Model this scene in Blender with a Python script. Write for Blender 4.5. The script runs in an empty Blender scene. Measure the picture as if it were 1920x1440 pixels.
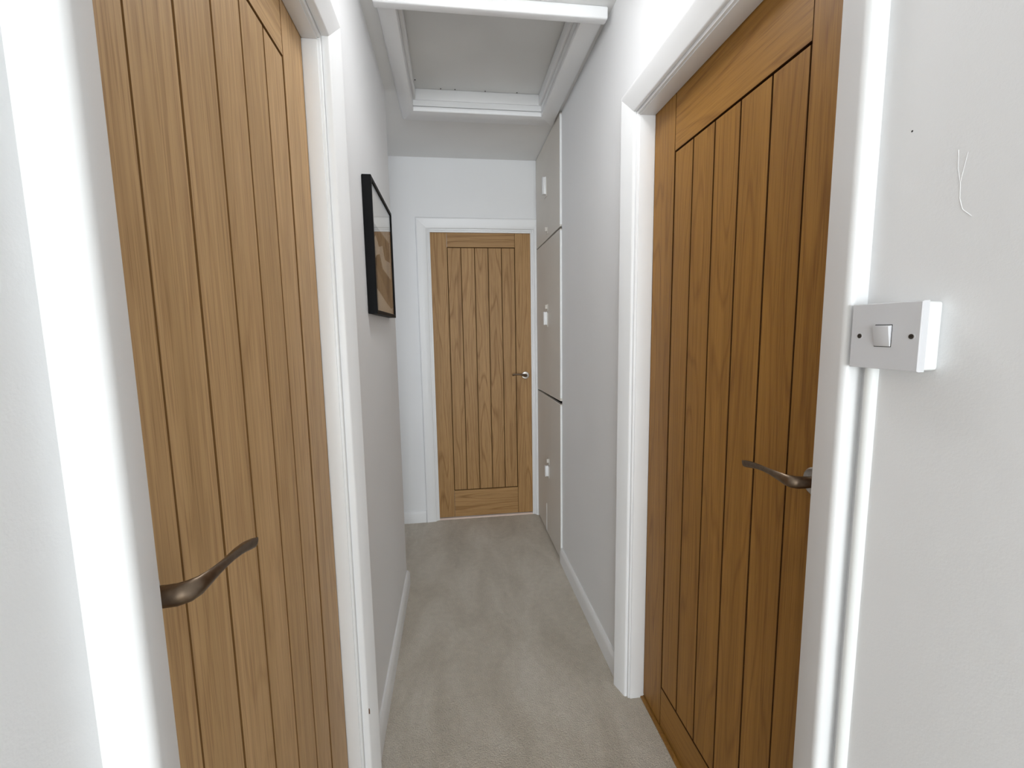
import bpy, bmesh, math, random
from mathutils import Vector, Matrix
random.seed(7)
S = bpy.context.scene
COL = S.collection

# ------------------------------------------------------------------ camera
FPX, YAW, PITCH, ROLL, CAMH = 843.25, .1295, .119, -.0153, 1.3264
def cam_axes():
    cy, sy, cp, sp, cr, sr = (math.cos(YAW), math.sin(YAW), math.cos(PITCH), math.sin(PITCH), math.cos(ROLL), math.sin(ROLL))
    f = Vector((sy*cp, cy*cp, -sp)); r = Vector((cy, -sy, 0)); u = r.cross(f)
    return cr*r + sr*u, -sr*r + cr*u, f
R_, U_, F_ = cam_axes()
cd = bpy.data.cameras.new('camera'); cam = bpy.data.objects.new('camera', cd); COL.objects.link(cam)
cd.sensor_fit = 'HORIZONTAL'; cd.sensor_width = 36; cd.lens = FPX*36/1920; cd.clip_start = .02; cd.clip_end = 60
cam.matrix_world = Matrix(((R_.x, U_.x, -F_.x, 0), (R_.y, U_.y, -F_.y, 0), (R_.z, U_.z, -F_.z, CAMH), (0, 0, 0, 1)))
S.camera = cam

# ------------------------------------------------------------------ world, daylight, exposure
w = bpy.data.worlds.new('overcast_sky'); S.world = w; w.use_nodes = True
bg = w.node_tree.nodes['Background']; bg.inputs[0].default_value = (.80, .88, 1, 1); bg.inputs[1].default_value = 1.0
def area(name, loc, rot, sx, sy, power, col):
    l = bpy.data.lights.new(name, 'AREA'); l.shape = 'RECTANGLE'; l.size = sx; l.size_y = sy; l.energy = power; l.color = col
    o = bpy.data.objects.new(name, l); COL.objects.link(o); o.location = loc; o.rotation_euler = rot
    return o
# daylight standing outside the two windows of the room behind the photographer
area('daylight_garden_window', (-.3, -6.75, 1.25), (math.radians(90), 0, 0), 4.4, 2.1, 400, (.90, .96, 1))
area('daylight_side_window', (2.75, -1.9, 1.45), (math.radians(90), 0, math.radians(90)), 1.6, 1.2, 8, (.93, .97, 1))
area('recess_fill_light', (-1.56, 2.45, 1.5), (math.radians(90), 0, math.radians(-90)), .8, 1.1, 2.5, (.97, .98, 1))  # fill added at an invented recess window to lift the far end
S.view_settings.view_transform = 'Standard'; S.view_settings.look = 'None'
S.view_settings.gamma = 1; S.view_settings.use_curve_mapping = False
S.view_settings.exposure = 0.23

# ------------------------------------------------------------------ materials
def mat(name, col, rough=.5, metal=0, spec=.5):
    m = bpy.data.materials.new(name); m.use_nodes = True
    b = m.node_tree.nodes['Principled BSDF']
    b.inputs['Base Color'].default_value = (*col, 1); b.inputs['Roughness'].default_value = rough
    b.inputs['Metallic'].default_value = metal; b.inputs['Specular IOR Level'].default_value = spec
    return m, m.node_tree, b
def N(nt, t, **k):
    n = nt.nodes.new(t)
    for a, v in k.items(): setattr(n, a, v)
    return n
def noise(nt, vec, scale, detail=3, rough=.5, dist=0):
    n = N(nt, 'ShaderNodeTexNoise'); n.inputs['Scale'].default_value = scale; n.inputs['Detail'].default_value = detail
    n.inputs['Roughness'].default_value = rough; n.inputs['Distortion'].default_value = dist
    if vec: nt.links.new(vec, n.inputs['Vector'])
    return n.outputs['Fac']
def ramp(nt, fac, stops):
    r = N(nt, 'ShaderNodeValToRGB'); e = r.color_ramp.elements
    while len(e) < len(stops): e.new(.5)
    for el, (p, c) in zip(e, stops): el.position = p; el.color = (*c, 1)
    nt.links.new(fac, r.inputs[0]); return r.outputs[0]
def mixc(nt, mode, fac, a, b):
    m = N(nt, 'ShaderNodeMix', data_type='RGBA', blend_type=mode)
    for i, v in ((0, fac), (6, a), (7, b)):
        if isinstance(v, (int, float)): m.inputs[i].default_value = v
        elif isinstance(v, tuple): m.inputs[i].default_value = (*v, 1)
        else: nt.links.new(v, m.inputs[i])
    return m.outputs[2]
def math_(nt, op, a, b=0):
    m = N(nt, 'ShaderNodeMath', operation=op)
    for i, v in ((0, a), (1, b)):
        if isinstance(v, (int, float)): m.inputs[i].default_value = v
        else: nt.links.new(v, m.inputs[i])
    return m.outputs[0]
def mapping(nt, vec, scale=(1, 1, 1), rot=(0, 0, 0)):
    m = N(nt, 'ShaderNodeMapping'); m.inputs['Scale'].default_value = scale; m.inputs['Rotation'].default_value = rot
    nt.links.new(vec, m.inputs[0]); return m
def bump(nt, b, h, strength, dist):
    n = N(nt, 'ShaderNodeBump'); n.inputs['Strength'].default_value = strength; n.inputs['Distance'].default_value = dist
    nt.links.new(h, n.inputs['Height']); nt.links.new(n.outputs[0], b.inputs['Normal'])
def paint(name, col, rough, fine=.35, scale=260, dist=.0006, patch=.03):
    m, nt, b = mat(name, col, rough)
    co = N(nt, 'ShaderNodeTexCoord').outputs['Object']
    n1 = noise(nt, co, scale, 4, .6); n2 = noise(nt, co, 14, 3, .6); n3 = noise(nt, co, 2.3, 2)
    h = math_(nt, 'ADD', n1, math_(nt, 'MULTIPLY', n2, 3.0)); bump(nt, b, h, fine, dist)
    lo = tuple(c*(1-patch) for c in col); hi = tuple(min(1, c*(1+patch)) for c in col)
    nt.links.new(ramp(nt, n3, [(.3, lo), (.7, hi)]), b.inputs['Base Color'])
    return m
M_WALL = paint('matte_white_wall_paint', (.86, .862, .868), .6, .4, 300, .0005, .01)
M_CEIL = paint('matte_ceiling_paint', (.84, .84, .83), .75, .4, 260, .0007)
M_TRIM = paint('white_gloss_woodwork_paint', (.87, .872, .875), .38, .18, 60, .0008, .015)
M_HATCH = paint('old_white_board_paint', (.76, .76, .745), .6, .3, 200, .0006, .06)
M_CUP = paint('magnolia_cupboard_paint', (.70, .66, .60), .5, .3, 220, .0006, .03)
M_PLASTIC = mat('white_plastic', (.68, .68, .70), .3)[0]
M_BOX = paint('painted_back_box', (.86, .87, .86), .4, .3, 90, .0008)
M_DARK = mat('dark_gap', (.02, .018, .016), .8)[0]
M_BLACK = mat('black_satin_lacquer', (.004, .004, .0045), .55, 0, .12)[0]
M_PAPER = mat('cream_paper', (.86, .80, .70), .8)[0]
M_PRINTD = mat('dark_brown_ink', (.05, .035, .025), .8)[0]
M_PRINTM = mat('mid_brown_ink', (.20, .15, .11), .8)[0]
M_SCREW = mat('screw_steel', (.10, .09, .08), .45, 1)[0]
M_CHIP = mat('bare_wood_chip', (.16, .07, .03), .8)[0]
def make_glass():
    m, nt, b = mat('picture_glass', (1, 1, 1), .02)
    out = nt.nodes['Material Output']; nt.nodes.remove(b)
    t = N(nt, 'ShaderNodeBsdfTransparent'); g = N(nt, 'ShaderNodeBsdfGlossy'); g.inputs['Roughness'].default_value = .01
    # Schlick reflectance, the same from both sides of the pane
    geo = N(nt, 'ShaderNodeNewGeometry'); dp = N(nt, 'ShaderNodeVectorMath', operation='DOT_PRODUCT')
    nt.links.new(geo.outputs['Incoming'], dp.inputs[0]); nt.links.new(geo.outputs['Normal'], dp.inputs[1])
    k = math_(nt, 'POWER', math_(nt, 'SUBTRACT', 1.0, math_(nt, 'ABSOLUTE', dp.outputs['Value'])), 5.0)
    f = math_(nt, 'ADD', math_(nt, 'MULTIPLY', k, .96), .04); x = N(nt, 'ShaderNodeMixShader')
    nt.links.new(f, x.inputs[0]); nt.links.new(t.outputs[0], x.inputs[1]); nt.links.new(g.outputs[0], x.inputs[2])
    nt.links.new(x.outputs[0], out.inputs[0]); return m
M_GLASS = make_glass()
def metal(name, col, rough):
    m, nt, b = mat(name, col, rough, 1)
    co = N(nt, 'ShaderNodeTexCoord').outputs['Object']
    n = noise(nt, co, 120, 3); lo = tuple(c*.75 for c in col)
    nt.links.new(ramp(nt, n, [(.3, lo), (.7, col)]), b.inputs['Base Color']); return m
M_BRONZE = metal('antique_bronze', (.22, .165, .12), .34)
M_NICKEL = metal('satin_nickel', (.62, .58, .53), .3)
def oak(name, horizontal, OAK_D, OAK_L, figure):
    m, nt, b = mat(name, (.4, .25, .1), .48, 0, .3)
    co = N(nt, 'ShaderNodeTexCoord').outputs['Object']
    oi = N(nt, 'ShaderNodeObjectInfo').outputs['Random']
    sep = N(nt, 'ShaderNodeSeparateXYZ'); nt.links.new(co, sep.inputs[0])
    comb = N(nt, 'ShaderNodeCombineXYZ')
    a, c = ('Z', 'X') if horizontal else ('X', 'Z')
    nt.links.new(math_(nt, 'ADD', sep.outputs[a], math_(nt, 'MULTIPLY', oi, 7.3)), comb.inputs[0])
    nt.links.new(math_(nt, 'ADD', sep.outputs['Y'], math_(nt, 'MULTIPLY', oi, 3.1)), comb.inputs[1])
    nt.links.new(math_(nt, 'ADD', sep.outputs[c], math_(nt, 'MULTIPLY', oi, 11.7)), comb.inputs[2])
    v = comb.outputs[0]
    # cathedral figure: long nested curves
    mp = mapping(nt, v, (9, 9, .75)).outputs[0]
    big = noise(nt, mp, .9, 1.5, .45)
    rings = math_(nt, 'FRACT', math_(nt, 'MULTIPLY', big, 13))
    tri = math_(nt, 'ABSOLUTE', math_(nt, 'SUBTRACT', rings, .5))          # 0..0.5
    fig = ramp(nt, tri, [(0, (.72, .66, .58)), (.16, (1, 1, 1)), (.5, (.95, .95, .95))])
    # straight fibres and pores
    fib = noise(nt, mapping(nt, v, (130, 130, 2.2)).outputs[0], 1, 3, .6)
    por = noise(nt, mapping(nt, v, (420, 420, 9)).outputs[0], 1, 2, .5)
    tone = noise(nt, mapping(nt, v, (16, 16, .35)).outputs[0], 1, 2, .5)
    base = ramp(nt, tone, [(.25, OAK_D), (.75, OAK_L)])
    c1 = mixc(nt, 'MULTIPLY', figure, base, fig)
    c2 = mixc(nt, 'MULTIPLY', .8, c1, ramp(nt, fib, [(.32, (.80, .76, .70)), (.62, (1.06, 1.05, 1.03))]))
    c3 = mixc(nt, 'MULTIPLY', .55, c2, ramp(nt, por, [(.34, (.62, .54, .46)), (.46, (1, 1, 1))]))
    nt.links.new(c3, b.inputs['Base Color'])
    bump(nt, b, math_(nt, 'ADD', por, fib), .22, .0004)
    return m
PALE = ((.50, .315, .145), (.60, .385, .19)); MID = ((.39, .225, .088), (.48, .285, .12)); HONEY = ((.31, .147, .026), (.38, .187, .037))  # tones per door: honey is more golden wood, pale also takes in brighter light
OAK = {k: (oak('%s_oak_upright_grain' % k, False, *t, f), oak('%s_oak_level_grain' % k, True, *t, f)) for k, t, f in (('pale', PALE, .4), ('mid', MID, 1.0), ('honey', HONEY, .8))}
GROOVE = {k: mat('%s_shaded_groove' % k, c, .7, 0, .1)[0] for k, c in (('pale', (.19, .095, .030)), ('mid', (.12, .058, .018)), ('honey', (.065, .026, .006)))}  # edge colours darkened per tone, groove shade put into the colour
def carpet():
    m, nt, b = mat('cream_twist_carpet', (.5, .45, .4), .95, 0, .1)
    co = N(nt, 'ShaderNodeTexCoord').outputs['Object']
    tuft = N(nt, 'ShaderNodeTexVoronoi'); tuft.inputs['Scale'].default_value = 210; nt.links.new(co, tuft.inputs['Vector'])
    n1 = noise(nt, co, 420, 4, .7); n2 = noise(nt, mapping(nt, co, (3.2, 1.3, 1)).outputs[0], 1.6, 4, .62, .6); n4 = noise(nt, co, 38, 3, .6)
    c = ramp(nt, n2, [(.30, (.68, .61, .505)), (.5, (.80, .73, .62)), (.66, (.89, .825, .72))])
    c = mixc(nt, 'MULTIPLY', .6, c, ramp(nt, n1, [(.32, (.58, .55, .51)), (.62, (1.25, 1.25, 1.25))]))
    c = mixc(nt, 'MULTIPLY', .35, c, ramp(nt, n4, [(.3, (.8, .79, .77)), (.7, (1.08, 1.08, 1.08))]))
    nt.links.new(c, b.inputs['Base Color'])
    b.inputs['Sheen Weight'].default_value = .25
    h = math_(nt, 'ADD', math_(nt, 'MULTIPLY', tuft.outputs['Distance'], -1.0), n1)
    bump(nt, b, h, .9, .006); return m
M_CARPET = carpet()

# ------------------------------------------------------------------ mesh helpers
class MB:
    def __init__(s): s.v = []; s.f = []
    def add(s, vs, fs):
        o = len(s.v); s.v += [tuple(p) for p in vs]; s.f += [tuple(i+o for i in f) for f in fs]; return s
    def box(s, x0, x1, y0, y1, z0, z1):
        return s.add([(x, y, z) for z in (z0, z1) for y in (y0, y1) for x in (x0, x1)],
                     [(0, 2, 3, 1), (4, 5, 7, 6), (0, 1, 5, 4), (2, 6, 7, 3), (0, 4, 6, 2), (1, 3, 7, 5)])
    def loft(s, rings, cap=True):                 # rings: lists of equally many points
        n = len(rings[0]); vs = [p for r in rings for p in r]; fs = []
        for i in range(len(rings)-1):
            for j in range(n):
                k = (j+1) % n; fs.append((i*n+j, i*n+k, (i+1)*n+k, (i+1)*n+j))
        if cap: fs += [tuple(range(n))[::-1], tuple(range((len(rings)-1)*n, len(rings)*n))]
        return s.add(vs, fs)
    def build(s, name, m, parent=None, bevel=0, seg=2, smooth=True):
        me = bpy.data.meshes.new(name); me.from_pydata(s.v, [], s.f); me.update()
        bm = bmesh.new(); bm.from_mesh(me)
        bmesh.ops.recalc_face_normals(bm, faces=bm.faces)
        if bevel:
            es = [e for e in bm.edges if len(e.link_faces) == 2 and e.calc_face_angle(0) > .5]
            bmesh.ops.bevel(bm, geom=es, offset=bevel, segments=seg, affect='EDGES', profile=.5)
        bm.to_mesh(me); bm.free()
        me.materials.append(m)
        o = bpy.data.objects.new(name, me); COL.objects.link(o); o.parent = parent
        if smooth:
            for p in me.polygons: p.use_smooth = True
            me.set_sharp_from_angle(angle=math.radians(38))
        return o
def tag(o, label, cat, group=None, kind=None):
    o['label'] = label; o['category'] = cat
    if group: o['group'] = group
    if kind: o['kind'] = kind
    return o
def empty(name, loc=(0, 0, 0), rz=0):
    e = bpy.data.objects.new(name, None); COL.objects.link(e); e.location = loc; e.rotation_euler = (0, 0, rz); e.empty_display_size = .1
    return e
def circle(c, r, ax, n=24):
    out = []
    for i in range(n):
        a = 2*math.pi*i/n; u, v = r*math.cos(a), r*math.sin(a)
        out.append({'x': (c[0], c[1]+u, c[2]+v), 'y': (c[0]+u, c[1], c[2]+v), 'z': (c[0]+u, c[1]+v, c[2])}[ax])
    return out

# ------------------------------------------------------------------ measures
XR, XL, YF, ZC, YL = .588, -.2745, 3.079, 2.436, 2.277       # wall faces, far wall, ceiling, end of left wall
HD = 1.985                                                     # top of door openings
T = .125                                                       # wall thickness
BACK = -.45                                                    # corridor mouth behind the camera
# ------------------------------------------------------------------ setting
RX0, RX1, RY0 = -3.0, 2.6, -6.6                                # room behind the camera
fl = MB().box(RX0-.1, RX1+.1, RY0-.1, YF+1.2, -.06, 0).build('floor', M_CARPET)
tag(fl, 'pale beige cut pile carpet running along the corridor', 'carpet', kind='structure')
# ceiling with the loft opening left free
HX0, HX1, HY0, HY1 = -.157, .486, 1.672, 2.412
c = MB()
c.box(RX0-.1, RX1+.1, RY0-.1, HY0-.012, ZC, ZC+.1); c.box(RX0-.1, RX1+.1, HY1+.012, YF+.2, ZC, ZC+.1)
c.box(RX0-.1, HX0-.012, HY0-.012, HY1+.012, ZC, ZC+.1); c.box(HX1+.012, RX1+.1, HY0-.012, HY1+.012, ZC, ZC+.1)
tag(c.build('ceiling', M_CEIL, smooth=False), 'plain off-white painted ceiling around the loft hatch', 'ceiling', kind='structure')
# left wall: door opening between LY0 and LY1
LY0, LY1 = .417, 1.142
RYN, RYF = .657, 1.414
LT = .03                                                       # lining thickness
c = MB()
c.box(XL-T, XL, BACK, LY0-LT, 0, ZC); c.box(XL-T, XL, LY1+LT, YL, 0, ZC); c.box(XL-T, XL, LY0-LT, LY1+LT, HD+LT, ZC)
tag(c.build('wall_left', M_WALL, smooth=False), 'white painted corridor wall carrying the framed picture', 'wall', kind='structure')
YC = 2.388
c = MB()
c.box(XR, XR+T, BACK, RYN-LT, 0, ZC); c.box(XR, XR+T, RYF+LT, YC, 0, ZC); c.box(XR, XR+T, RYN-LT, RYF+LT, HD+LT, ZC)
wr = tag(c.build('wall_right', M_WALL, smooth=False), 'white painted corridor wall with the light switch', 'wall', kind='structure')
FX0, FX1 = -.1386, .5532                                       # far door opening
c = MB()
c.box(-1.5, FX0-LT, YF, YF+T, 0, ZC); c.box(FX1+LT, 1.2, YF, YF+T, 0, ZC); c.box(FX0-LT, FX1+LT, YF, YF+T, HD+LT, ZC)
tag(c.build('wall_back', M_WALL, smooth=False), 'white end wall of the corridor around the oak door', 'wall', kind='structure')
# recess to the left beyond the picture wall
c = MB(); c.box(-1.4, XL-T, 1.6, 1.7, 0, ZC)
c.box(-1.5, -1.4, 1.6, 2.05, 0, ZC); c.box(-1.5, -1.4, 2.85, YF, 0, ZC); c.box(-1.5, -1.4, 2.05, 2.85, 0, .95); c.box(-1.5, -1.4, 2.05, 2.85, 2.05, ZC)
tag(c.build('wall_recess', M_WALL, smooth=False), 'white walls of the side recess behind the picture wall', 'wall', kind='structure')
# the room behind the camera, with its two windows
c = MB(); c.box(RX0, XL-T, BACK, BACK+T, 0, ZC); c.box(XR+T, RX1, BACK, BACK+T, 0, ZC)
tag(c.build('wall_mouth', M_WALL, smooth=False), 'white wall on both sides of the corridor mouth', 'wall', kind='structure')
WX0, WX1, WZ0, WZ1 = -2.5, 1.9, .2, 2.3
c = MB()
c.box(RX0, WX0, RY0-.1, RY0, 0, ZC); c.box(WX1, RX1, RY0-.1, RY0, 0, ZC); c.box(WX0, WX1, RY0-.1, RY0, 0, WZ0); c.box(WX0, WX1, RY0-.1, RY0, WZ1, ZC)
c.box(RX0-.1, RX0, RY0, BACK+T, 0, ZC)
VY0, VY1, VZ0, VZ1 = -2.7, -1.1, .85, 2.05
c.box(RX1, RX1+.1, RY0, VY0, 0, ZC); c.box(RX1, RX1+.1, VY1, BACK+T, 0, ZC); c.box(RX1, RX1+.1, VY0, VY1, 0, VZ0); c.box(RX1, RX1+.1, VY0, VY1, VZ1, ZC)
tag(c.build('wall_front', M_WALL, smooth=False), 'white walls of the room at the corridor mouth', 'wall', kind='structure')
def window(n, axis, p, a0, a1, z0, z1, label):
    e = tag(empty('window_%d' % n), label, 'window', kind='structure')
    b = MB(); g = MB(); d = .05
    def bx(mb, u0, u1, k0, k1, q0, q1):
        if axis == 'y': mb.box(u0, u1, k0, k1, q0, q1)
        else: mb.box(k0, k1, u0, u1, q0, q1)
    mid = (a0+a1)/2
    for u0, u1 in ((a0, a0+d), (a1-d, a1), (mid-d/2, mid+d/2)): bx(b, u0, u1, p-.03, p+.03, z0, z1)
    for q0, q1 in ((z0, z0+d), (z1-d, z1)): bx(b, a0, a1, p-.03, p+.03, q0, q1)
    b.build('window_frame', M_TRIM, e)
    for u0, u1 in ((a0+d, mid-d/2), (mid+d/2, a1-d)):
        g = MB(); bx(g, u0, u1, p-.003, p+.003, z0+d, z1-d); g.build('pane', M_GLASS, e, smooth=False)
window(1, 'y', RY0-.05, WX0, WX1, WZ0, WZ1, 'tall white framed garden window behind the camera')
window(2, 'x', RX1+.05, VY0, VY1, VZ0, VZ1, 'white framed side window behind the camera')

window(3, 'x', -1.45, 2.05, 2.85, .95, 2.05, 'small white framed window added unseen in the side recess for fill light')  # unseen window, added to house the recess fill light

# ------------------------------------------------------------------ skirting boards
def skirting_profile(h=.083, t=.015):
    return [(0, 0), (t, 0), (t, h-.02), (t-.002, h-.012), (t-.006, h-.004), (t-.009, h), (0, h)]
def skirting(name, pts, label):                               # pts: wall-face polyline (x, y, inward normal)
    rings = [[(x+nx*p, y+ny*p, z) for p, z in skirting_profile()] for x, y, nx, ny in pts]
    return tag(MB().loft(rings).build(name, M_TRIM), label, 'skirting board', kind='structure')
skirting('baseboard_right', [(XR, RYF+.07, -1, 0), (XR, YC-.001, -1, 0)], 'white skirting board between the oak door and the beige cupboard')
skirting('baseboard_left', [(XL, LY1+.075, 1, 0), (XL, YL, 1, 1), (XL-T, YL, 0, 1)], 'white skirting board under the framed picture, returning round the corner')
skirting('baseboard_back', [(-1.39, YF, 0, -1), (-.2175, YF, 0, -1)], 'short white skirting board left of the end door frame')

# ------------------------------------------------------------------ door frames (trim) in local coordinates: x along, y into the wall, z up
def arch_profile(w=.066, t0=.009, t1=.024, sb=.009):
    return [(sb, 0), (sb, -t0+.003), (sb+.001, -t0+.001), (sb+.004, -t0-.001), (sb+w*.5, -(t0+t1)/2-.001), (sb+w-.014, -t1+.0012),
            (sb+w-.009, -t1+.0002), (sb+w-.005, -t1+.001), (sb+w-.002, -t1+.003), (sb+w-.0004, -t1+.0065), (sb+w, -t1+.010), (sb+w, 0)]
def door_frame(n, loc, rz, W, label, depth=.12, stop=(.008, .058), proj=.004, wl=.066, wr=.066, t1=.024, sb=.009, t0=.009):
    e = tag(empty('trim_%d' % n, loc, rz), label, 'door frame', kind='structure')
    H = HD
    pl_, pr_ = arch_profile(wl, t0, t1, sb), arch_profile(wr, t0, t1 if wr > .05 else .016, sb)
    MB().loft([[(-s, p, 0) for s, p in pl_], [(-s, p, H+s) for s, p in pl_]]).build('architrave', M_TRIM, e)
    MB().loft([[(W+s, p, 0) for s, p in pr_], [(W+s, p, H+(s if wr > .05 else arch_profile(wl)[i][0])) for i, (s, p) in enumerate(pr_)]]).build('architrave', M_TRIM, e)
    ph = arch_profile(wl, t0, t1, sb)
    xr = (lambda s: W+s) if wr > .05 else (lambda s: W+sb+wr)
    MB().loft([[(-s, p, H+s) for s, p in ph], [(xr(s), p, H+s) for s, p in ph]]).build('architrave', M_TRIM, e)
    MB().box(-LT, 0, .0005, depth, 0, H+LT).build('jamb', M_TRIM, e, .0015)
    MB().box(W, W+LT, .0005, depth, 0, H+LT).build('jamb', M_TRIM, e, .0015)
    MB().box(0, W, .0005, depth, H, H+LT).build('head_jamb', M_TRIM, e, .0015)
    s0, s1 = stop
    MB().box(0, proj, s0, s1, 0, H-proj).build('door_stop', M_TRIM, e, .001)
    MB().box(W-proj, W, s0, s1, 0, H-proj).build('door_stop', M_TRIM, e, .001)
    MB().box(0, W, s0, s1, H-proj, H).build('door_stop', M_TRIM, e, .001)
    return e
hp = math.pi/2
RD, LD, FD = .646-XR, XL+.315, .022                            # how far the doors are set back
tr1 = door_frame(1, (XL, LY0, 0), hp, LY1-LY0, 'white frame round the pale oak door opposite the light switch', stop=(.006, LD-.001), sb=.012, wl=.060, wr=.060, t0=.017, t1=.034)
door_frame(2, (XR, RYF, 0), -hp, RYF-RYN, 'white frame round the darker oak door beside the light switch', stop=(.007, RD-.001), wl=.070, wr=.070, t1=.027)
door_frame(3, (FX0, YF, 0), 0, FX1-FX0, 'white frame round the door on the end wall', stop=(.006, FD-.001), proj=.012, wl=.069, wr=.024, t1=.018)

# ------------------------------------------------------------------ oak doors
def board_mesh(x0, x1, z0, z1, y0, y1, ch=.0022):
    """slab with chamfered front edges (front at y0)"""
    f = [(x0+ch, y0, z0+ch), (x1-ch, y0, z0+ch), (x1-ch, y0, z1-ch), (x0+ch, y0, z1-ch)]
    m = [(x0, y0+ch*1.4, z0), (x1, y0+ch*1.4, z0), (x1, y0+ch*1.4, z1), (x0, y0+ch*1.4, z1)]
    b = [(x0, y1, z0), (x1, y1, z0), (x1, y1, z1), (x0, y1, z1)]
    return MB().loft([f, m, b])
def groove_edges(o, M_GROOVE):
    """the chamfers and sides of a board are coloured dark so the groove reads as shade even when lit"""
    o.data.materials.append(M_GROOVE)
    for p in o.data.polygons:
        if p.normal.y > -.98: p.material_index = 1
    return o
def lever(parent, cx, cz, d, length, tilt=0., arc=.006):
    """rose and sculpted lever; d = direction of the lever along local x"""
    h = empty('lever_handle', (cx, 0, cz)); h.parent = parent
    MB().loft([circle((0, -.0002, 0), .0262, 'y', 32), circle((0, -.006, 0), .0262, 'y', 32), circle((0, -.0085, 0), .0235, 'y', 32),
               circle((0, -.0092, 0), .0135, 'y', 32), circle((0, -.0108, 0), .0132, 'y', 32)]).build('rose', M_NICKEL, h)
    L = length
    # (x, y, z, half height, half thickness, squareness, twist)
    st = [(0, -.008, 0, .0104, .0104, 0, 0), (0, -.026, 0, .0108, .0108, 0, 0), (.0015*d, -.037, 0, .0112, .0108, .1, 0),
          (.006*d, -.0455, .0005, .0114, .0096, .25, .05), (.014*d, -.051, .0012, .0110, .0074, .5, .12), (.026*d, -.0545, .0028, .0094, .0058, .65, .2),
          (.40*L*d, -.0570, .0048, .0068, .0050, .7, .35), (.55*L*d, -.0575, .0056, .0064, .0052, .75, .5), (.70*L*d, -.0572, .0056, .0078, .0058, .8, .62),
          (.84*L*d, -.0570, .0048, .0098, .0064, .8, .7), (.94*L*d, -.0575, .0036, .0108, .0066, .8, .75), (.985*L*d, -.0580, .0030, .0104, .0062, .8, .75), (L*d, -.0583, .0028, .0078, .0044, .8, .75)]
    rings = []
    P = [Vector(q[:3]) for q in st]
    for i, q in enumerate(st):
        t = (P[min(i+1, len(P)-1)] - P[max(i-1, 0)]).normalized()
        up = Vector((0, 0, 1)); up = (up - up.dot(t)*t).normalized(); sd = t.cross(up)
        ring = []
        n = 24
        for k in range(n):
            a = 2*math.pi*k/n; ca, sa = math.cos(a), math.sin(a)
            sq = q[5]; ex = 1 + .55*sq                         # >1 pulls the section towards a diamond with arrises
            u = math.copysign(abs(ca)**ex, ca)*q[3]; v = math.copysign(abs(sa)**ex, sa)*q[4]
            tw = q[6]*d; u, v = u*math.cos(tw)-v*math.sin(tw), u*math.sin(tw)+v*math.cos(tw)
            p = P[i] + up*u + sd*v
            ring.append((p.x, p.y, p.z + abs(p.x)*tilt + arc*math.sin(min(1, abs(p.x)/L)*math.pi)*.5))
        rings.append(ring)
    o = MB().loft(rings).build('lever', M_BRONZE, h)
    return h
def oak_door(n, loc, rz, W, x_in, z_in, boards, label, z0=.008, top=HD-.001, tone='pale'):
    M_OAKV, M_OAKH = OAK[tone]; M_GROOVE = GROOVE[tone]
    e = tag(empty('door_%d' % n, loc, rz), label, 'door', kind='structure')
    a, b = x_in; q0, q1 = z_in; th = .036
    groove_edges(board_mesh(0, a-.0006, z0, top, 0, th, .0009).build('stile', M_OAKV, e, smooth=False), M_GROOVE)
    groove_edges(board_mesh(b+.0006, W, z0, top, 0, th, .0009).build('stile', M_OAKV, e, smooth=False), M_GROOVE)
    groove_edges(board_mesh(a, b, q1+.0006, top, .0003, th, .0009).build('top_rail', M_OAKH, e, smooth=False), M_GROOVE)
    groove_edges(board_mesh(a, b, z0, q0-.0006, .0003, th, .0009).build('bottom_rail', M_OAKH, e, smooth=False), M_GROOVE)
    MB().box(a-.001, b+.001, .010, th-.004, q0-.001, q1+.001).build('backing_panel', M_GROOVE, e)
    g = .0016; w_ = (b-a)/boards
    for i in range(boards):
        x0 = a+i*w_+(g if i else .0032); x1 = a+(i+1)*w_-(g if i < boards-1 else .0032)
        groove_edges(board_mesh(x0, x1, q0+.0032, q1-.0032, .0012, .012, .0012).build('board', M_OAKV, e, smooth=False), M_GROOVE)
    return e
g = .003
# left door: local x runs from near to far
W = LY1-LY0-2*g
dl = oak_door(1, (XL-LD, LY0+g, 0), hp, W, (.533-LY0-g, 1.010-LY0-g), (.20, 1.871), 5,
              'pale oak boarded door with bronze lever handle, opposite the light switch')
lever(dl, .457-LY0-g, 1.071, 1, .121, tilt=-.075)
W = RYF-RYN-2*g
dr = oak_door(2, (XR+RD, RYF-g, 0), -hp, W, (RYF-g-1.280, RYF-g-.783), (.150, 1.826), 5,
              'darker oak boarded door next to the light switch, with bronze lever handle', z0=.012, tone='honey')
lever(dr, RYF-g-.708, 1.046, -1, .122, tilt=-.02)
W = FX1-FX0-2*g
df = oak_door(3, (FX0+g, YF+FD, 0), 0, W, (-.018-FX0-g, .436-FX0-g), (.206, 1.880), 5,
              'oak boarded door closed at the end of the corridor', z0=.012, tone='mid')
lever(df, .499-FX0-g, 1.012, -1, .098, tilt=.06)
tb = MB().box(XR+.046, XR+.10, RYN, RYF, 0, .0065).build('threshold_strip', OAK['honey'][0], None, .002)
tag(tb, 'thin oak threshold strip under the door beside the light switch', 'threshold')

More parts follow.
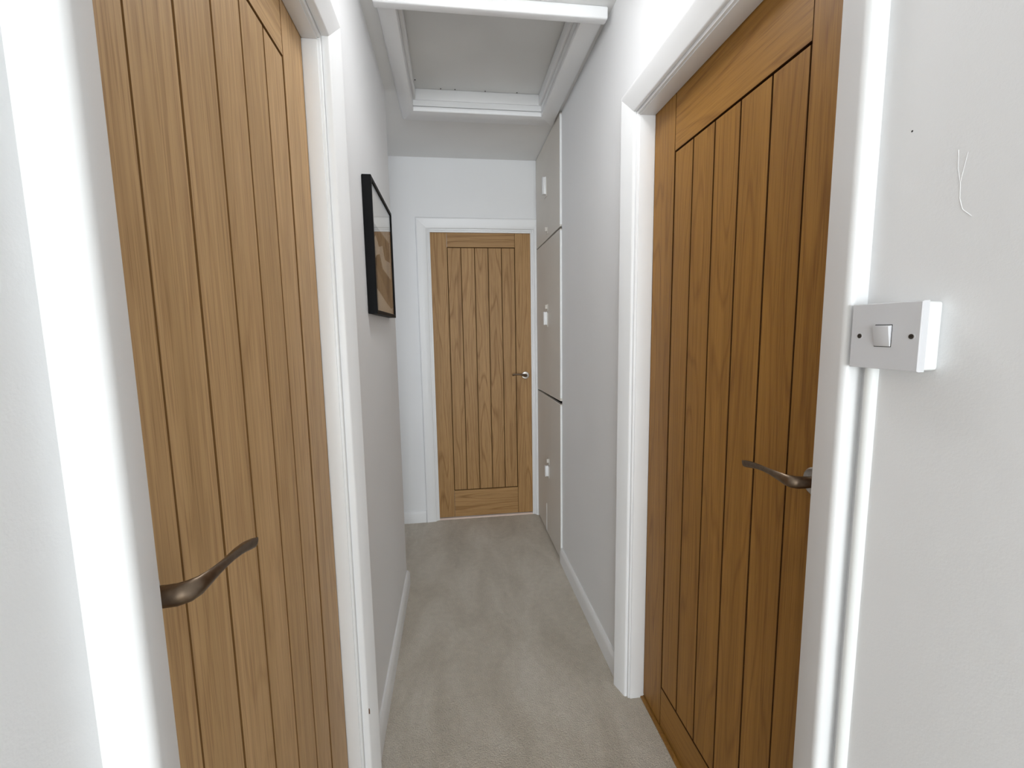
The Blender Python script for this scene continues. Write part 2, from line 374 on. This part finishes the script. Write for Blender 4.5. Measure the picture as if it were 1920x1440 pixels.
# ------------------------------------------------------------------ built-in cupboard in the right wall
cup = tag(empty('built_in_cupboard', (XR, YC, 0)), 'floor to ceiling built-in cupboard with three beige painted flush doors', 'cupboard')
D = YF-YC; FXc = -.009                                          # door faces stand a little proud of the wall
car = MB(); car.box(.012, .5, D-.004, D, 0, ZC); car.box(.012, .5, 0, .012, 0, ZC); car.box(.48, .5, .012, D-.004, 0, ZC)
car.box(.012, .48, .012, D-.004, 0, .01); car.box(.012, .48, .012, D-.004, ZC-.012, ZC)
car.build('carcass', M_DARK, cup, smooth=False)
MB().box(.002, .03, D-.016, D-.001, .0, ZC-.001).build('edge_strip', M_CUP, cup)
def cdoor(zb0, zb1, zt0, zt1, y0=.006, y1=D-.018):
    """door with its bottom edge running zb0 (near) to zb1 (far) and top edge zt0 to zt1"""
    m = MB(); x0, x1 = FXc, .010
    m.loft([[(x0, y0, zb0), (x0, y1, zb1), (x0, y1, zt1), (x0, y0, zt0)], [(x1, y0, zb0), (x1, y1, zb1), (x1, y1, zt1), (x1, y0, zt0)]])
    return m.build('door', M_CUP, cup, .0012, 1)
d_low = cdoor(.012, .012, .915, .911)
d_mid = cdoor(.934, .920, 1.854, 1.857)
d_up = cdoor(1.866, 1.862, ZC-.006, ZC-.004)
def chipped_edge(d, z0, z1):
    """bare white ragged paint along the near edge of a cupboard door"""
    m = MB(); z = z0; y = .0062
    while z < z1-.004:
        l = min(random.uniform(.02, .09), z1-z); wdt = random.uniform(.0, .004)
        m.box(FXc-.0006, .004, y-.0025-wdt*.5, y+wdt, z, z+l); z += l
    return m.build('paint_edge', M_BOX, d, smooth=False)
chipped_edge(d_low, .02, .905); chipped_edge(d_mid, .95, 1.845); chipped_edge(d_up, 1.875, ZC-.015)
def pull(d, yc, z0, z1):
    h = MB(); h.box(FXc-.0035, FXc, yc-.005, yc+.055, z0-.012, z1-.006).build('backplate', M_CUP, d, .001, 1)
    k = MB()                                                    # block handle with finger grip hollow: thicker lip
    k.loft([[(FXc-.0035, yc, z0), (FXc-.0035, yc+.028, z0), (FXc-.0035, yc+.028, z1), (FXc-.0035, yc, z1)],
            [(FXc-.016, yc+.003, z0+.002), (FXc-.016, yc+.022, z0+.002), (FXc-.016, yc+.022, z1-.002), (FXc-.016, yc+.003, z1-.002)],
            [(FXc-.024, yc, z0), (FXc-.024, yc+.026, z0), (FXc-.024, yc+.026, z1), (FXc-.024, yc, z1)]])
    k.build('pull_handle', M_TRIM, d, .0015, 2)
def catch(d, yc, z):
    m = MB().box(FXc-.004, FXc, yc-.004, yc+.03, z-.012, z+.028); m.box(FXc-.016, FXc-.004, yc+.002, yc+.018, z, z+.024)
    m.build('catch', M_CUP, d, .0012, 1)
pull(d_up, 2.722-YC, 2.122, 2.222); catch(d_up, 2.70-YC, 1.905)
pull(d_mid, 2.715-YC, 1.355, 1.435); catch(d_mid, 2.705-YC, 1.452)
pull(d_low, 2.700-YC, .405, .475); catch(d_low, 2.690-YC, .496)
MB().box(FXc-.0018, FXc+.001, 2.775-YC, 2.779-YC, .013, .20).build('paint_seam', M_BOX, d_low, smooth=False)

# ------------------------------------------------------------------ loft hatch
lf = tag(empty('trim_4', (0, 0, ZC)), 'white moulded frame round the loft hatch in the ceiling', 'hatch frame', kind='structure')
def rail(name, pts):                                           # pts of outline at both ends
    return MB().loft(pts).build(name, M_TRIM, lf)
def lprof(w, t=.024): return [(0, 0), (0, -t+.004), (.002, -t+.001), (.006, -t), (w-.012, -t), (w-.004, -t+.005), (w, -t+.012), (w, 0)]
wl_, wr_, wf_ = .064, .084, .110
pL, pR, pF = lprof(wl_), lprof(wr_), lprof(wf_)
rail('architrave', [[(HX0-s, HY0+.005, z) for s, z in pL], [(HX0-s, HY1+pF[i][0], z) for i, (s, z) in enumerate(pL)]])
rail('architrave', [[(HX1+s, HY0+.005, z) for s, z in pR], [(HX1+s, HY1+pF[i][0], z) for i, (s, z) in enumerate(pR)]])
rail('architrave', [[(HX0-pL[i][0], HY1+s, z) for i, (s, z) in enumerate(pF)], [(HX1+pR[i][0], HY1+s, z) for i, (s, z) in enumerate(pF)]])
nb = MB().box(HX0-wl_-.005, XR-.018, 1.640, 1.676, -.041, .0)
nb.build('batten', M_TRIM, lf, .006, 3)
# casing boards and stop beads inside the opening
ct = .012
MB().box(HX0-ct, HX1+ct, HY1, HY1+ct, -.003, .13).build('casing_board', M_TRIM, lf, .001, 1)
MB().box(HX0-ct, HX1+ct, HY0-ct, HY0, -.003, .13).build('casing_board', M_TRIM, lf, .001, 1)
MB().box(HX0-ct, HX0, HY0, HY1, -.003, .13).build('casing_board', M_TRIM, lf, .001, 1)
MB().box(HX1, HX1+ct, HY0, HY1, -.003, .13).build('casing_board', M_TRIM, lf, .001, 1)
st_ = .013
MB().box(HX0, HX1, HY1-st_*.4, HY1, .027, .078).build('stop_bead', M_TRIM, lf, .002, 2)
MB().box(HX0, HX1, HY0, HY0+st_, .027, .078).build('stop_bead', M_TRIM, lf, .002, 2)
MB().box(HX0, HX0+st_, HY0+st_, HY1-st_*.4, .027, .078).build('stop_bead', M_TRIM, lf, .002, 2)
MB().box(HX1-st_, HX1, HY0+st_, HY1-st_*.4, .027, .078).build('stop_bead', M_TRIM, lf, .002, 2)
hp_ = tag(empty('loft_hatch', (0, 0, ZC)), 'flat off-white board closing the loft opening in the ceiling', 'hatch')
MB().loft([[(x, HY0+.004, z) for x, z in ((HX0+.004, .085), (HX1-.004, .086), (HX1-.004, .103), (HX0+.004, .102))],
           [(x, HY1-.003, z) for x, z in ((HX0+.004, .0782), (HX1-.004, .0800), (HX1-.004, .097), (HX0+.004, .0952))]]).build('panel', M_HATCH, hp_, .001, 1)
for nx, ny in ((-.139, 2.33), (-.02, 2.398), (.05, 2.399), (.20, 2.399), (.36, 2.398)):
    MB().loft([circle((nx, ny, .0787), .0028, 'z', 8), circle((nx, ny, .0760), .0022, 'z', 8)]).build('nail_head', M_DARK, hp_)

# ------------------------------------------------------------------ framed picture on the left wall
PY0, PY1, PZ0, PZ1, PD = 1.556, 2.05, 1.388, 1.830, .031
pic = tag(empty('framed_picture', (XL, PY0, PZ0), hp), 'thin black framed print hanging on the white wall', 'picture')
PW, PH, fb = PY1-PY0, PZ1-PZ0, .013
fr = []
def frame_bar(pts): return MB().loft(pts).build('frame_bar', M_BLACK, pic)
pf = [(0, -.002), (0, -PD+.001), (.001, -PD), (fb-.001, -PD), (fb, -PD+.001), (fb, -.002)]
frame_bar([[(s, y, s) for s, y in pf], [(s, y, PH-s) for s, y in pf]])
frame_bar([[(PW-s, y, s) for s, y in pf], [(PW-s, y, PH-s) for s, y in pf]])
frame_bar([[(s, y, PH-s) for s, y in pf], [(PW-s, y, PH-s) for s, y in pf]])
frame_bar([[(s, y, s) for s, y in pf], [(PW-s, y, s) for s, y in pf]])
MB().box(.002, PW-.002, -.006, -.0005, .002, PH-.002).build('backing_board', M_BLACK, pic)
MB().box(fb-.002, PW-fb+.002, -.021, -.006, fb-.002, PH-fb+.002).build('print', M_PAPER, pic)
pr = pic.children[-1]
def poly(pts, m, y):
    n = len(pts)
    MB().loft([[(a*PW, -.0209, b*PH) for a, b in pts], [(a*PW, -.021-y, b*PH) for a, b in pts]]).build('printed_shape', m, pr, smooth=False)
poly([(.10, .40), (.22, .47), (.36, .50), (.48, .40), (.95, .36), (.95, .10), (.88, .08), (.55, .26)], M_PRINTD, .0003)
poly([(.06, .30), (.10, .40), (.55, .26), (.88, .08), (.60, .12), (.30, .18), (.06, .22)], M_PRINTM, .0003)
poly([(.08, .70), (.92, .70), (.92, .52), (.62, .50), (.52, .60), (.36, .56), (.20, .62), (.08, .54)], M_PRINTM, .0004)
for a_, b_, r_ in ((.18, .66, .03), (.33, .61, .035), (.60, .57, .03), (.72, .65, .04), (.48, .67, .03), (.84, .58, .03)):
    poly([(a_+r_*math.cos(k*1.05+a_*9)*(1+.4*(k % 2)), b_+r_*math.sin(k*1.05+a_*9)*(1+.3*(k % 3))) for k in range(6)], M_PRINTD, .0005)
MB().box(fb, PW-fb, -PD+.0055, -PD+.0035, fb, PH-fb).build('glass', M_GLASS, pic, smooth=False)

# ------------------------------------------------------------------ light switch
sw = tag(empty('light_switch', (XR, .571, 1.268), -hp), 'white plastic single rocker light switch on a raised back box', 'light switch')
SW, SH = .096, .0865
MB().box(.003, SW-.001, -.0205, 0, .0015, SH-.001).build('back_box', M_BOX, sw, .0035, 3)
# face plate with a rectangular hole for the rocker
px0, px1, pz0, pz1 = .037, .0595, .030, .0575
fp = MB()
def plate(y0, y1):
    fp.box(0, px0, y0, y1, 0, SH); fp.box(px1, SW, y0, y1, 0, SH); fp.box(px0, px1, y0, y1, 0, pz0); fp.box(px0, px1, y0, y1, pz1, SH)
MB().loft([[(0, -.0205, 0), (SW, -.0205, 0), (SW, -.0205, SH), (0, -.0205, SH)],
           [(0, -.0285, 0), (SW, -.0285, 0), (SW, -.0285, SH), (0, -.0285, SH)],
           [(.0012, -.0298, .0012), (SW-.0012, -.0298, .0012), (SW-.0012, -.0298, SH-.0012), (.0012, -.0298, SH-.0012)]]).build('face_plate', M_PLASTIC, sw)
MB().box(px0-.0006, px1+.0006, -.0300, -.0290, pz0-.0006, pz1+.0008).build('rocker_gap', M_DARK, sw, smooth=False)
MB().loft([[(px0, -.0296, pz0), (px1, -.0296, pz0), (px1, -.0296, pz1), (px0, -.0296, pz1)],
           [(px0+.0004, -.0312, pz0+.0004), (px1-.0004, -.0312, pz0+.0004), (px1-.0004, -.0352, pz1-.001), (px0+.0004, -.0352, pz1-.001)]]).build('rocker', M_PLASTIC, sw, .0006, 2)
for cx in (.0145, .0855):
    MB().loft([circle((cx, -.0296, .0432), .0042, 'y'), circle((cx, -.0302, .0432), .0042, 'y'), circle((cx, -.0302, .0432), .0034, 'y'), circle((cx, -.0299, .0432), .0028, 'y')]).build('screw_recess', M_PLASTIC, sw)
    s = MB().loft([circle((cx-.0006, -.0296, .0432), .0033, 'y'), circle((cx-.0006, -.0304, .0432), .0030, 'y')]).build('screw', M_SCREW, sw)
    MB().box(cx-.0022, cx+.001, -.0308, -.0303, .0428, .0436).build('screw_slot', M_DARK, s, smooth=False)
# surface conduit running down from the switch beside the architrave
n = 10; prof = [(XR, .569), *[(XR-.011*math.sin(math.pi*i/n), .5605+.0085*math.cos(math.pi*i/n)) for i in range(n+1)], (XR, .552)]
tag(MB().loft([[(x, y, 0) for x, y in prof], [(x, y, 1.2675) for x, y in prof]]).build('cable_conduit', M_BOX), 'slim white painted cable conduit running down from the light switch', 'conduit')

# ------------------------------------------------------------------ flush ceiling light, added out of view to brighten the corridor
cl = tag(empty('added_ceiling_light', (.157, 1.22, ZC)), 'added round flush fill light with opal diffuser, out of view in front of the loft hatch', 'ceiling light')
MB().loft([circle((0, 0, 0), .18, 'z', 40), circle((0, 0, -.012), .18, 'z', 40), circle((0, 0, -.018), .174, 'z', 40)]).build('base', M_PLASTIC, cl)
m_em, nt_, b_ = mat('fill_light_diffuser', (.9, .9, .9), .4)
b_.inputs['Emission Color'].default_value = (.97, .985, 1, 1); b_.inputs['Emission Strength'].default_value = 13.5
MB().loft([circle((0, 0, -.018-.045*math.sin(a)), .168*math.cos(a), 'z', 40) for a in [i*math.pi/2/9*.97 for i in range(10)]]).build('diffuser', m_em, cl)

# ------------------------------------------------------------------ bar under the end door, bright line of light put into its colour
tag(MB().loft([[(FX0+.002, YF+.006, 0), (FX0+.002, YF+.014, .006), (FX0+.002, YF+.030, .007), (FX0+.002, YF+.040, 0)],
               [(FX1-.002, YF+.006, 0), (FX1-.002, YF+.014, .006), (FX1-.002, YF+.030, .007), (FX1-.002, YF+.040, 0)]]).build('bright_line_bar', mat('pale_bar', (.90, .74, .66), .3)[0]),
    'thin carpet bar under the end door, coloured pale as a bright line of light', 'threshold')
# ------------------------------------------------------------------ small wear marks: filler ridges and a nail hole on the near right wall, a chip in the left architrave
def ridge(parent, pts, r):
    rings = [[(x-r*math.sin(math.pi*k/5)*.6, y+r*math.cos(math.pi*k/5), z) for k in range(6)] for x, y, z in pts]
    MB().loft(rings).build('filler_ridge', M_WALL, parent)
ridge(wr, [(XR, .4770, 1.526), (XR, .4755, 1.505), (XR, .4715, 1.487), (XR, .4705, 1.470), (XR, .4665, 1.457), (XR, .4560, 1.447)], .0007)
ridge(wr, [(XR, .4665, 1.520), (XR, .4690, 1.505), (XR, .4715, 1.489)], .0006)
MB().loft([circle((XR, .534, 1.570), .0013, 'x', 10), circle((XR-.0003, .534, 1.570), .0011, 'x', 10)]).build('nail_hole', M_DARK, wr)
CX, CP, CZ = LY1-LY0+.0155, .0180, .298
MB().loft([[(CX-.0008, -CP+.001, CZ+.010), (CX+.0016, -CP+.001, CZ+.003), (CX+.0014, -CP+.001, CZ-.009), (CX-.0018, -CP+.001, CZ-.005)],
           [(CX-.0008, -CP-.0011, CZ+.010), (CX+.0016, -CP-.0016, CZ+.003), (CX+.0014, -CP-.0016, CZ-.009), (CX-.0018, -CP-.0009, CZ-.005)]]).build('paint_chip', M_CHIP, tr1, smooth=False)
